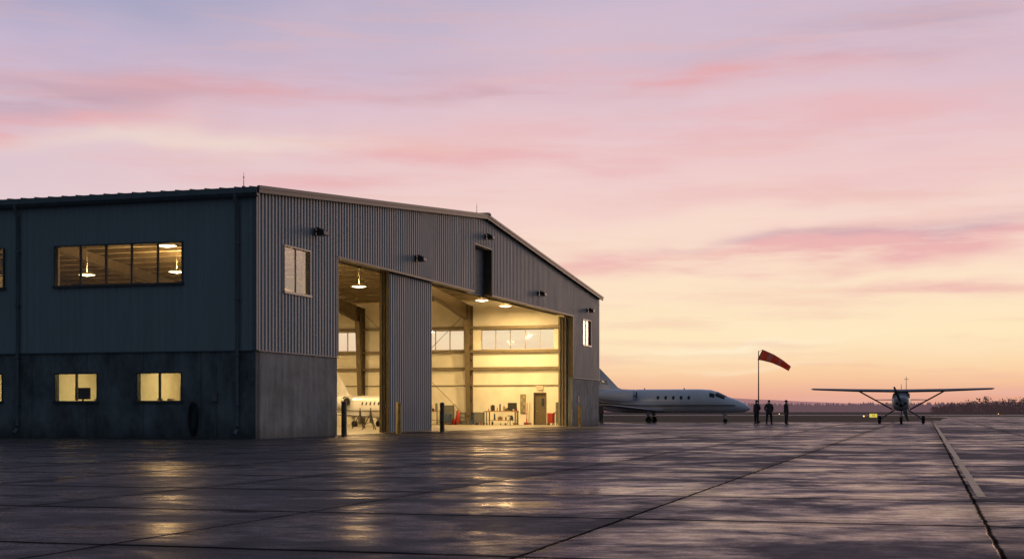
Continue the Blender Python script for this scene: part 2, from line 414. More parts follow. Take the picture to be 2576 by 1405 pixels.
for q_ in ((.1,OP0,-.07,-.006),(OP1,SL+.03,-.07,-.006),(-.07,-.006,.1,TL)):
    mb=MB(); mb.box(*q_,HC-.09,HC-.052); mb.obj('drip_flashing',LTRIM,H)
BRT=mat('brown_trim',(.10,.085,.06),.5,.2)
for q_ in ((OP0-.04,OP0+.03,-.06,.31,HC,OPZ-.055),(OP1-.03,OP1+.06,-.06,.31,HC,OPZ-.055),(OP0-.04,notch[0],-.07,.31,OPZ-.05,OPZ+.04),(notch[1],OP1+.06,-.07,.31,OPZ-.05,OPZ+.04),
   (notch[0]-.06,notch[0]+.02,-.06,.5,OPZ+.045,9.7),(notch[1]-.02,notch[1]+.06,-.06,.5,OPZ+.045,9.7),(notch[0]-.06,notch[1]+.06,-.06,.5,9.702,9.77)):
    mb=MB(); mb.box(*q_); mb.obj('door_opening_trim',BRT,H)
mb=MB(); z=OPZ-.06
while z<9.68:
    mb.box(notch[0]+.03,notch[1]-.03,.40,.46,z,z+.10); mb.box(notch[0]+.03,notch[1]-.03,.42,.44,z+.10,z+.14); z+=.14
mb.obj('roller_shutter',mat('shutter_metal',(.18,.20,.21),.5,.4),H)
# roof
mb=MB()
P=lambda a,b_,z:(a,b_,z)
OH=.22
sl=(RG-EV)/(SL/2)
poly=[(-OH,EV-OH*sl),(SL/2,RG),(SL+OH,EV-OH*sl),(SL+OH,EV-OH*sl+.14),(SL/2,RG+.14),(-OH,EV-OH*sl+.14)]
mb.prism(poly,-.20,TL+.2,P)
t=0.1
while t<TL:
    sa_,sb_=-OH-.01,SL/2
    za=EV+sa_*sl+.14; zb=RG+.14
    mb.prism([(sa_,za),(sb_,zb),(sb_,zb+.035),(sa_,za+.035)],t,t+.04,P)
    t+=.6
roof=mb.obj('roof',ROOF,H)
mb=MB()
mb.prism([(-OH-.03,EV-OH*sl-.09),(SL/2,RG-.09),(SL+OH+.03,EV-OH*sl-.09),(SL+OH+.03,EV-OH*sl+.05),(SL/2,RG+.05),(-OH-.03,EV-OH*sl+.05)],-.27,-.205,P)
mb.obj('rake_fascia',mat('fascia_brown',(.10,.085,.075),.5,.2),roof)
mb=MB()
mb.prism([(-OH-.05,EV-OH*sl+.052),(SL/2,RG+.052),(SL+OH+.05,EV-OH*sl+.052),(SL+OH+.05,EV-OH*sl+.17),(SL/2,RG+.17),(-OH-.05,EV-OH*sl+.17)],-.30,-.202,P)
mb.obj('rake_cap',TRIM,roof)
mb=MB(); mb.prism([(SL/2-.35,RG+.12),(SL/2,RG+.175),(SL/2+.35,RG+.12),(SL/2+.3,RG+.20),(SL/2,RG+.25),(SL/2-.3,RG+.20)],-.36,TL,P)
mb.obj('ridge_cap',TRIM,roof)
mb=MB(); mb.prism([(-.24,EV-.22),(-.06,EV-.22),(-.06,EV-.04),(-.23,EV-.04),(-.30,EV-.02),(-.32,EV+.08),(-.34,EV+.08),(-.34,EV-.10)],-.20,TL,P)
mb.obj('gutter',LTRIM,roof)
mb=MB()
for s0,s1 in ((.3,SL/2),(SL/2,SL-.25)):
    mb.quad((s0,.3,zr(s0)-.02),(s1,.3,zr(s1)-.02),(s1,TL-.25,zr(s1)-.02),(s0,TL-.25,zr(s0)-.02))
mb.obj('ceiling_liner',CEIL,H,norm=False)
s=1.2
while s<SL-1:
    mb=MB(); z=zr(s); mb.box(s-.04,s+.04,.32,TL-.27,z-.26,z-.04); mb.box(s-.04,s+.12,.32,TL-.27,z-.28,z-.262)
    mb.obj('purlin',GIRT,H); s+=1.5
def frame(t):
    mb=MB(); W=.17
    L=[(.32,0),(.75,0),(1.35,7.6),(7.5,zr(7.5)-1.05),(SL/2,RG-.95),(SL-7.5,zr(7.5)-1.05),(SL-1.35,7.6),(SL-.75,0),(SL-.27,0)]
    up=[(SL-.27,EV-.29),(SL/2,RG-.29),(.32,EV-.29)]
    mb.prism(L+up,t-.02,t+.02,P)
    inner=L[1:-1]
    for (p,q) in zip(inner,inner[1:]):
        mb.add([(p[0],t-W,p[1]),(p[0],t+W,p[1]),(q[0],t+W,q[1]),(q[0],t-W,q[1])],[(0,1,2,3)])
        dz=.035
        mb.add([(p[0],t-W,p[1]-dz),(p[0],t+W,p[1]-dz),(q[0],t+W,q[1]-dz),(q[0],t-W,q[1]-dz)],[(0,1,2,3)])
    for s_ in (.32,SL-.27): mb.box(s_-.01,s_+.01,t-W,t+W,0,EV-.3)
    mb.box(1.2,1.24,t-W,t+W,7.5,EV-.3); mb.box(SL-1.24,SL-1.2,t-W,t+W,7.5,EV-.3)
    for k in range(8):
        zz=.9+k*.95
        mb.box(SL-.75,SL-.3,t-W,t+W,zz,zz+.012)
    mb.obj('steel_frame',STEEL,H,norm=False)
for t in (1.9,9.45,17.9,26.4,34.5): frame(t)
for z in (7.0,5.28,4.05):
    mb=MB(); mb.box(SL-.45,SL-.26,.31,TL-.27,z-.05,z+.07); mb.box(SL-.47,SL-.45,.31,TL-.27,z-.09,z+.11)
    mb.obj('wall_girt',GIRT,H)
mb=MB(); mb.box(SL-.31,SL-.255,.31,TL-.27,2.80,2.87); mb.obj('wall_rail',GIRT,H)
for (a_,b_) in (((SL-.6,9.5,8.3),(SL-.6,17.8,.4)),((SL-.6,17.8,8.3),(SL-.6,9.5,.4))):
    mb=MB(); mb.tube([a_,b_],.018,6); mb.obj('bracing_rod',STEEL,H)
for k in range(4):
    mb=MB(); mb.box(OP0,OP1,.42+k*.22,.46+k*.22,OPZ+.05,OPZ+.20); mb.obj('door_track',STEEL,H)
for a_,b_ in ((OP0,notch[0]-.1),(notch[1]+.1,OP1)):
    mb=MB(); mb.box(a_,b_,.305,1.35,OPZ+.205,OPZ+.5); mb.obj('door_head_beam',STEEL,H)
mb=MB(); mb.quad((.31,.31,.02),(SL-.26,.31,.02),(SL-.26,TL-.26,.02),(.31,TL-.26,.02)); mb.quad((OP0,-.05,.02),(OP1,-.05,.02),(OP1,.31,.02),(OP0,.31,.02))
mb.obj('hangar_floor',FLOOR,H,norm=False)
DKF=mat('dark_door_edge',(.045,.035,.02),.6,.1,.2); LTF=mat('door_frame_steel',(.14,.11,.065),.5,.2); TAN=mat('tan_door_frame',(.34,.28,.17),.5,.1)
def leaf(s0,s1,d,mt,fm):
    root=MB(); root.box(s0,s0+.12,d,d+.13,.04,7.2); root.box(s1-.12,s1,d,d+.13,.04,7.2)
    for z in (.04,1.8,3.6,5.4,7.08): root.box(s0+.12,s1-.12,d+.01,d+.12,z,z+.12)
    r=root.obj('hangar_door',fm,H)
    mb=MB(); corr(mb,PG,s0+.002,s1,.06,flat(7.18),[],PT,DP,off=-d+.004)
    mb.obj('door_sheeting',mt,r,norm=False)
    return r
leaf(13.15,18.55,.22,CLAD,LTF)
for k,d in enumerate((.40,.57)): leaf(13.18+.02*k,18.5,d,CLAD,DKF if k<1 else LTF)
for k,d in enumerate((.40,.58,.76)): leaf(44.30-.07*k,49.6,d,CLAD,TAN)
FRM=mat('window_frame_dark',(.08,.085,.085),.45,.3)
def window(P,h,n,mt=FRM,name='window',dd=(-.08,.12),glass=None):
    x0,x1,z0,z1=h; mb=MB()
    def bx(a0,a1,d0,d1,za,zb):
        c=[P(a0,d0,za),P(a1,d1,zb)]
        mb.box(min(c[0][0],c[1][0]),max(c[0][0],c[1][0]),min(c[0][1],c[1][1]),max(c[0][1],c[1][1]),za,zb)
    w_=.05; d0,d1=dd
    bx(x0,x0+w_,d0,d1,z0,z1); bx(x1-w_,x1,d0,d1,z0,z1); bx(x0+w_,x1-w_,d0,d1,z1-w_,z1); bx(x0-.04,x1+.04,d0-.03,d1,z0-.05,z0+w_-.01)
    for i in range(1,n):
        x=x0+(x1-x0)*i/n; bx(x-.025,x+.025,.0,d1-.01,z0+w_,z1-w_)
    r=mb.obj(name,mt,H)
    mb=MB(); dm=.03
    mb.quad(P(x0+w_,dm,z0+w_-.01),P(x1-w_,dm,z0+w_-.01),P(x1-w_,dm,z1-w_),P(x0+w_,dm,z1-w_))
    mb.obj('window_pane',glass or GLASS,r,norm=False)
for h in lw: window(PL,h,5)
for h in lo: window(PL,h,2,dd=(-.02,.12))
window(PG,gw1,2,SILV,glass=GLASSR); window(PG,gw2,2,SILV)
for h in fw: window(PF,h,5,SILV)
mb=MB(); mb.box(SL-.16,SL-.10,3.83,4.65,.03,2.26)
dr=mb.obj('personnel_door',mat('brown_door_paint',(.11,.085,.05),.45),H,bevel=.01)
mb=MB(); mb.box(SL-.30,SL-.05,3.77,3.83,.02,2.32); mb.box(SL-.30,SL-.05,4.65,4.71,.02,2.32); mb.box(SL-.30,SL-.05,3.83,4.65,2.26,2.32); mb.obj('door_frame',STEEL,dr)
mb=MB(); mb.tube([(SL-.2,4.55,1.0),(SL-.2,4.42,1.0)],.015); mb.tube([(SL-.16,4.55,1.0),(SL-.2,4.55,1.0)],.015); mb.obj('door_handle',SILV,dr)
mb=MB(); mb.box(SL-.165,SL-.158,3.95,4.15,1.35,1.9); mb.obj('door_window',BLACKG,dr)
def text_mesh(name,body,size,mt,parent,M,ext=.004,align='CENTER'):
    cu=bpy.data.curves.new(name,'FONT'); cu.body=body; cu.size=size; cu.extrude=ext; cu.align_x=align; cu.align_y='CENTER'
    tmp=bpy.data.objects.new('tmp',cu); COL.objects.link(tmp)
    bpy.context.view_layer.update()
    me=bpy.data.meshes.new_from_object(tmp.evaluated_get(bpy.context.evaluated_depsgraph_get()))
    bpy.data.objects.remove(tmp); me.materials.clear(); me.materials.append(mt)
    ob=bpy.data.objects.new(name,me); COL.objects.link(ob); ob.parent=parent; ob.matrix_local=M; return ob
mb=MB(); mb.box(-.04,.04,-.24,.24,-.13,.13)
ex=mb.obj('exit_sign',mat('exit_sign_body',(.8,.6,.45),.4,0,.03,emit=(1,.45,.2),es=.25),None,bevel=.01)
ex.location=B(SL-.33,4.24,2.66); ex.rotation_euler=(0,0,RZ); tag(ex,'small exit sign with red letters mounted above the brown door','sign')
Mx=Matrix.Translation((-.045,0,0))@Matrix(((0,0,-1,0),(-1,0,0,0),(0,1,0,0),(0,0,0,1)))
text_mesh('exit_lettering','EXIT',.22,mat('red_letter',(.7,.03,.02),.5,0,.05,emit=(1,.05,.02),es=.8),ex,Mx)
def spout(P,a):
    mb=MB(); pts=[P(a,-.28,EV-.12),P(a,-.27,EV-.3),P(a,-.11,EV-.55),P(a,-.11,.45),P(a,-.13,.32),P(a,-.32,.16)]
    mb.tube(pts,.065,8); 
    for z in (1.2,3.0,5.0,7.0): 
        p=P(a,-.1,z); mb.box(p[0]-.09,p[0]+.09,p[1]-.09,p[1]+.09,z,z+.05)
    mb.obj('downspout',LTRIM,H,smooth=True)
spout(PL,.69); spout(PL,9.97); spout(PL,19.4)
for s,z in ((4.88,8.01),(15.8,8.09),(26.1,10.3),(36.2,8.07),(48.2,7.87)):
    mb=MB(); mb.box(s-.12,s+.12,-.12,-.04,z-.14,z+.14); mb.tube([(s,-.1,z),(s,-.24,z+.02)],.04)
    mb.prism([(-.20,z+.17),(-.52,z+.02),(-.54,z-.14),(-.22,z-.17)],s-.24,s+.24,lambda a,b_,zz:(b_,a,zz))
    wl=mb.obj('wall_light',DTRIM,H,bevel=.015)
    mb=MB(); mb.add([(s-.18,-.26,z-.170),(s+.18,-.26,z-.170),(s+.18,-.50,z-.149),(s-.18,-.50,z-.149)],[(0,1,2,3)]); mb.obj('lamp_lens',mat('lens_unlit',(.4,.4,.38),.2),wl,norm=False)
for p in ((-.05,.45,EV+.12),(SL/2,.35,RG+.2),(SL/2,14,RG+.2)):
    mb=MB(); mb.tube([p,(p[0],p[1],p[2]+.55)],.018,6,.006); mb.box(p[0]-.05,p[0]+.05,p[1]-.05,p[1]+.05,p[2],p[2]+.06); mb.box(p[0]-.035,p[0]+.035,p[1]-.012,p[1]+.012,p[2]+.36,p[2]+.40)
    mb.obj('lightning_rod',mat('rod_red',(.25,.05,.04),.4),roof)
def lampobj(name,kind,e,col,size,par,loc,up=False):
    l=bpy.data.lights.new(name,kind); l.energy=e; l.color=col
    if kind=='AREA': l.shape='DISK'; l.size=size
    else: l.shadow_soft_size=size
    q=bpy.data.objects.new(name,l); COL.objects.link(q); q.parent=par; q.location=loc
    if up: q.rotation_euler=(math.pi,0,0)
GOLD=(1,.66,.27)
def bay(s,t,z=8.25,e=880,r=.42,up=560):
    mb=MB(); n=20
    rings=[[(s+rr*math.cos(2*math.pi*k/n),t+rr*math.sin(2*math.pi*k/n),zz) for k in range(n)] for rr,zz in ((.10,z+.13),(r*.75,z+.11),(r+.02,z+.03),(r+.02,z-.01))]
    mb.loft(rings); mb.tube([(s,t,z+.12),(s,t,zr(s)-.1)],.010,5)
    hs=mb.obj('ceiling_light',mat('lamp_housing',(.10,.085,.06),.6,.2),H,smooth=True)
    mb=MB(); mb.add([(s+r*math.cos(2*math.pi*k/n),t+r*math.sin(2*math.pi*k/n),z-.02) for k in range(n)]+[(s,t,z-.10)],[(k,(k+1)%n,n) for k in range(n)]); mb.obj('lamp_disc',LAMP,hs,norm=False)
    lampobj('lamp_glow','AREA',e,GOLD,.8,hs,(s,t,z-.12))
    lampobj('added_fill_uplight','AREA',up,GOLD,.6,hs,(s,t,z+.16),True)  # added upward fill that brightens the ceiling and upper windows
for s,t in ((19.5,14.7),(19.5,20.1),(30.4,9.14),(42.4,5.6),(47.5,5.6),(9,9),(42,20.5),(30,20.5),(8,20)): bay(s,t)  # end of the list: unseen lamps added to fill the hangar with light
mb=MB()
mb.box(.31,5.2,2.0,2.12,.03,3.1); mb.box(.31,5.2,5.65,5.75,.03,3.1); mb.box(.31,5.2,9.5,9.6,.03,3.1); mb.box(.31,5.2,13.8,13.9,.03,3.1); mb.box(5.2,5.32,2.0,13.9,.03,3.1); mb.box(.31,5.32,2.0,13.9,3.102,3.2)
mb.obj('office_partition',WHITE,H)
for t in (3.9,7.5,11.6):
    mb=MB(); mb.box(2.2,3.4,t-.3,t+.3,3.02,3.09); cl=mb.obj('office_ceiling_light',mat('office_lamp',(1,1,.8),.5,0,.02,3,emit=(1,.9,.55),es=2.0),H)
    lampobj('office_glow','AREA',64,(1,.76,.36),1.0,cl,(2.9,t,3.0))
def ploc(o_,s,t,z=0,rz=0): o_.location=B(s,t,z); o_.rotation_euler=(0,0,RZ+rz)
def desk(s,t,label):
    e=empty('office_desk',B(s,t,.03),RZ,label,'desk')
    mb=MB(); mb.box(-.4,.4,-.9,.9,1.28,1.33); mb.obj('desk_top',mat('wood_top',(.3,.18,.08),.4),e,bevel=.01)
    for y in (-.85,.8):
        mb=MB(); mb.box(-.35,.35,y,y+.05,0,1.28); mb.obj('leg',mat('desk_metal',(.1,.1,.1),.5),e)
def monitor(s,t,z,label):
    e=empty('computer_monitor',B(s,t,z),RZ,label,'monitor')
    mb=MB(); mb.box(-.03,.03,-.33,.33,.12,.56); mb.obj('screen',mat('monitor_plastic',(.02,.02,.02),.3),e,bevel=.01)
    mb=MB(); mb.box(-.08,.08,-.12,.12,0,.02); mb.box(-.015,.015,-.03,.03,.02,.14); mb.obj('stand',mat('monitor_plastic',(.02,.02,.02),.3),e)
desk(1.2,7.6,'tall brown office desk with papers beside the window'); desk(1.2,3.9,'tall brown office desk under the lit window')
monitor(1.15,7.95,1.33,'black computer monitor standing on an office desk')
for (s,t) in ((1.0,7.2),(1.1,6.85),(1.0,4.5),(1.1,4.1),(1.1,3.4)):
    mb=MB()
    for k in range(3): mb.box(-.12,.12,-.09,.09,k*.035,k*.035+.03)
    q=mb.obj('paper_stack',mat('paper',(.35,.3,.2),.8,0,.3),None); ploc(q,s,t,1.362,random.random()); tag(q,'stack of papers and folders on an office desk','papers')
mb=MB(); mb.box(-.25,.25,-.62,.62,0,2.05); r_=mb.obj('filing_cupboard',mat('cupboard_wood',(.38,.17,.05),.5),None,bevel=.01); ploc(r_,4.6,4.95,.03); tag(r_,'tall brown wooden cupboard standing against the office wall','cupboard')
for y in (-.60,.01):
    mb=MB(); mb.box(-.275,-.252,y,y+.59,.08,1.98); mb.obj('cupboard_door',mat('cupboard_wood2',(.42,.2,.06),.5),r_)
for s,t,h_,w_ in ((5.12,7.3,.7,.5),(5.12,8.2,.5,.35)):
    mb=MB(); mb.box(-.02,.02,-w_,w_,0,h_); mb.box(-.03,-.021,-w_+.05,w_-.05,.05,h_-.05); q=mb.obj('pin_board',mat('cork_board',(.45,.42,.25),.7,0,.5,6),None); ploc(q,s,t,1.5); tag(q,'pin board with papers hanging on the office wall','notice board')
mb=MB()
for k in range(4):
    pts=[(-.07-.05*(k%2),.17*(1-.1*k)*math.cos(a),.72+(.60-.05*k)*math.sin(a)) for a in [2*math.pi*i/24 for i in range(25)]]
    mb.tube(pts,.035,6)
mb.box(-.14,0,-.04,.04,1.18,1.24)
q=mb.obj('coiled_hose',RUB,None,smooth=True); ploc(q,0,2.5,0); tag(q,'black hose coiled in a tall loop on the concrete wall','hose')
mb=MB(); mb.box(-.14,-.006,1.5,1.72,1.35,1.68); mb.tube([(-.05,1.6,1.35),(-.05,1.6,.1)],.02); mb.tube([(-.05,1.6,1.68),(-.05,1.6,2.6)],.02); mb.obj('electrical_box',mat('grey_box',(.16,.17,.17),.5),H)
mb=MB(); mb.box(45.7,46.1,-.03,-.002,1.55,2.0); mb.obj('wall_notice',mat('notice_dark',(.05,.06,.08),.5),H)
# ---------------------------------------------------------------- bollards
BY=mat('bollard_yellow',(.38,.27,.06),.5,0,.35,3); BD=mat('bollard_dull',(.13,.10,.05),.55,0,.4,3)
def bollard(loc,mt,label):
    mb=MB(); n=14
    mb.loft([[(r*math.cos(2*math.pi*k/n),r*math.sin(2*math.pi*k/n),z) for k in range(n)] for r,z in ((.11,0),(.11,1.32),(.095,1.38),(.05,1.415),(.01,1.42))])
    q=mb.obj('bollard',mt,None,smooth=True); q.location=loc; tag(q,label,'bollard','bollards guarding the hangar door'); return q
bollard(B(6.9,-.38),BD,'worn brownish steel bollard beside the concrete jamb'); bollard(B(12.55,-.5),BY,'yellow steel bollard in front of the sliding door')
bollard(B(18.35,-.42),BD,'worn dark bollard at the sliding door edge'); bollard(B(44.75,-.4),BY,'yellow steel bollard beside the far concrete jamb')
# ---------------------------------------------------------------- aircraft
def sring(x,zc,ry,rz,n=24,p=2.0):
    out=[]
    for k in range(n):
        a=2*math.pi*k/n; c_,s_=math.cos(a),math.sin(a)
        out.append((x,ry*math.copysign(abs(c_)**(2/p),c_),zc+rz*math.copysign(abs(s_)**(2/p),s_)))
    return out
def wingmesh(mb,secs):
    prof=[(0,0),(.06,.5),(.25,1),(.55,.8),(1,.05),(1,-.05),(.55,-.5),(.25,-.7),(.06,-.4)]
    mb.loft([[(xl-c_*px,y,z+th*.5*pz) for px,pz in prof] for xl,c_,y,z,th in secs])
m,nt,b,o=newmat('jet_paint'); JP=m
x_,y_,z_=nt.sep(o)
cv=nt.m('MULTIPLY',nt.m('POWER',nt.m('MAXIMUM',nt.m('DIVIDE',nt.m('SUBTRACT',-9.0,x_),8.0),0.0),1.6),.9)
zz=nt.m('SUBTRACT',z_,cv)
def rng(a,b_): return nt.m('MULTIPLY',nt.m('GREATER_THAN',zz,a),nt.m('LESS_THAN',zz,b_))
inx=nt.m('LESS_THAN',x_,-1.2)
col=nt.mix(nt.mr(nt.noise(o,1.2,4),.3,.7),(.70,.72,.79,1),(.77,.79,.85,1))
col=nt.mix(nt.m('MULTIPLY',rng(1.42,1.50),inx),col,(.03,.03,.05,1))
col=nt.mix(nt.m('MULTIPLY',rng(1.34,1.385),inx),col,(.30,.18,.05,1))
nt.link(col,b.inputs['Base Color']); b.inputs['Roughness'].default_value=.25; b.inputs['Coat Weight'].default_value=.5
JW=mat('wing_paint',(.5,.51,.55),.3,.1,.08); CHR=mat('polished_lip',(.6,.6,.6),.2,1,.05); INT=mat('intake_dark',(.01,.01,.012),.5)
def wheel(mb,x,y,r,w_):
    n=18
    mb.loft([[(x+rr*math.cos(2*math.pi*k/n),yy,r+rr*math.sin(2*math.pi*k/n)) for k in range(n)] for rr,yy in ((r*.45,y-w_*.35),(r*.85,y-w_/2),(r,y-w_*.25),(r,y+w_*.25),(r*.85,y+w_/2),(r*.45,y+w_*.35))])
def jet(loc,rz,scale,label,reg=None):
    e=empty('business_jet',loc,rz,label,'aircraft',scale)
    mb=MB()
    S=[(0,1.22,.05,.05),(-.12,1.23,.20,.18),(-.5,1.29,.42,.38),(-1.1,1.40,.62,.55),(-1.9,1.53,.78,.69),(-2.3,1.62,.84,.79),(-2.8,1.74,.91,.91),(-3.3,1.81,.97,.98),(-4.2,1.84,1.0,1.01),(-7,1.84,1.0,1.01),(-10.5,1.84,1.0,1.01),(-12,1.90,.92,.94),(-13.5,2.02,.76,.76),(-15,2.20,.50,.50),(-16.3,2.38,.26,.29),(-17,2.46,.08,.12)]
    mb.loft([sring(*q_,n=28) for q_ in S]); mb.obj('fuselage',JP,e,smooth=True)
    for sg in (1,-1):
        mb=MB(); wingmesh(mb,[(-6.9,4.2,sg*.3,1.0,.34),(-7.6,3.2,sg*1.2,1.03,.30),(-10.2,1.25,sg*7.6,1.46,.11),(-10.5,.8,sg*7.75,1.50,.05)]); mb.obj('wing',JW,e,smooth=True)
        mb=MB(); wingmesh(mb,[(-14.2,1.7,sg*.05,5.75,.14),(-15.4,.9,sg*2.9,5.8,.07)]); mb.obj('tailplane',JW,e,smooth=True)
        mb=MB(); cy=sg*1.52; cz=2.32
        def rg_(x,r,n=22): return [(x,cy+r*math.cos(2*math.pi*k/n),cz+r*math.sin(2*math.pi*k/n)) for k in range(n)]
        mb.loft([rg_(-9.45,.40),rg_(-9.6,.47),rg_(-10.4,.53),rg_(-11.6,.51),rg_(-12.7,.36),rg_(-13.0,.30)]); 
        mb.box(-12.2,-10.3,min(sg*.75,sg*1.1),max(sg*.75,sg*1.1),2.2,2.36)
        en=mb.obj('engine',JP,e,smooth=True)
        mb=MB(); mb.loft([rg_(-9.40,.355),rg_(-9.38,.40),rg_(-9.46,.45),rg_(-9.62,.475)],cap=False); mb.obj('intake_lip',CHR,en,smooth=True)
        mb=MB(); mb.loft([rg_(-9.43,.37),rg_(-9.44,.02)],cap=False); mb.obj('intake_fan',INT,en)
    mb=MB()
    prof=[(0,0),(.1,.5),(.3,1),(.6,.7),(1,.03),(1,-.03),(.6,-.7),(.3,-1),(.1,-.5)]
    mb.loft([[(xl-c_*px,th*py*.5,z) for px,py in prof] for xl,c_,z,th in ((-10.2,6.0,2.6,.26),(-11.25,5.0,3.0,.24),(-11.9,4.3,3.7,.22),(-14.0,2.1,5.85,.14))])
    mb.obj('tail_fin',JP,e,smooth=True)
    def skin(x,z,sg,zc=1.84,r=1.003): return sg*math.sqrt(max(.0001,r*r-(z-zc)**2))
    for sg in (1,-1):
        for x in (-5.05,-5.7,-6.35,-7.0,-7.65):
            mb=MB(); n=14; pr=[]
            for k in range(n):
                a=2*math.pi*k/n; xx=x+.12*math.cos(a); zz_=2.12+.17*math.sin(a); pr.append((xx,skin(xx,zz_,sg)+sg*.014,zz_))
            mb.add(pr,[tuple(range(n))]); mb.obj('cabin_window',CABG,e,norm=False)
    def ringat(x):
        for q0,q1 in zip(S,S[1:]):
            if q1[0]<=x<=q0[0]:
                f_=(x-q0[0])/(q1[0]-q0[0]); return [q0[i]+(q1[i]-q0[i])*f_ for i in range(4)]
    def skp(x,a,k=1.014):
        q_=ringat(x); return (x,q_[2]*k*math.cos(a),q_[1]+q_[3]*k*math.sin(a))
    for a0,a1,x0,x1 in ((R(62),R(87),-1.95,-2.75),(R(93),R(118),-1.95,-2.75),(R(32),R(58),-2.1,-2.85),(R(122),R(148),-2.1,-2.85),(R(22),R(46),-2.92,-3.35),(R(134),R(158),-2.92,-3.35)):
        mb=MB(); N=5
        vs=[skp(x0+(x1-x0)*i/N,a0+(a1-a0)*j/N) for i in range(N+1) for j in range(N+1)]
        mb.add(vs,[(i*(N+1)+j,i*(N+1)+j+1,(i+1)*(N+1)+j+1,(i+1)*(N+1)+j) for i in range(N) for j in range(N)]); mb.obj('windscreen',BLACKG,e,norm=False,smooth=False)
    for x,y,w2 in ((-8.35,1.35,2),(-8.35,-1.35,2),(-2.1,0,1)):
        mb=MB(); r=.27 if w2==2 else .19
        mb.tube([(x,y,r),(x-.05,y,1.1 if w2==2 else 1.15)],.055); mb.tube([(x,y,r+.1),(x-.35,y,1.05)],.025)
        lg=mb.obj('landing_gear',mat('gear_metal',(.25,.25,.27),.35,.7),e,smooth=True)
        mb=MB()
        if w2==2: wheel(mb,x,y-.13,r,.14); wheel(mb,x,y+.13,r,.14)
        else: wheel(mb,x,y,r,.14)
        mb.obj('tyre',RUB,lg,smooth=True)
        mb=MB(); mb.box(x-.2,x+.15,y-.12,y-.10,.6,.9); mb.obj('gear_door',JW,lg)
    for x in (-5.6,-9.0):
        mb=MB(); mb.add([(x,0.008,2.80),(x+.16,.008,2.80),(x+.03,.004,2.97),(x-.02,.004,2.97),(x,-.008,2.80),(x+.16,-.008,2.80),(x+.03,-.004,2.97),(x-.02,-.004,2.97)],[(0,1,2,3),(4,5,6,7),(0,1,5,4),(1,2,6,5),(2,3,7,6),(3,0,4,7)]); mb.obj('antenna',JW,e)
    if reg:
        M=Matrix.Translation((-13.0,-.14,3.42))@Matrix(((1,0,0,0),(0,0,-1,0),(0,1,0,0),(0,0,0,1)))
        text_mesh('registration_lettering',reg,.50,mat('reg_blue',(.02,.02,.04),.4),e,M)
    return e
jet((19.96,119,0),R(-15),1,'white business jet with dark and gold stripes parked on the apron','N947AS')
jet(B(33.5,6.5,.02),R(-50),.68,'white twin engine jet parked inside the lit hangar')
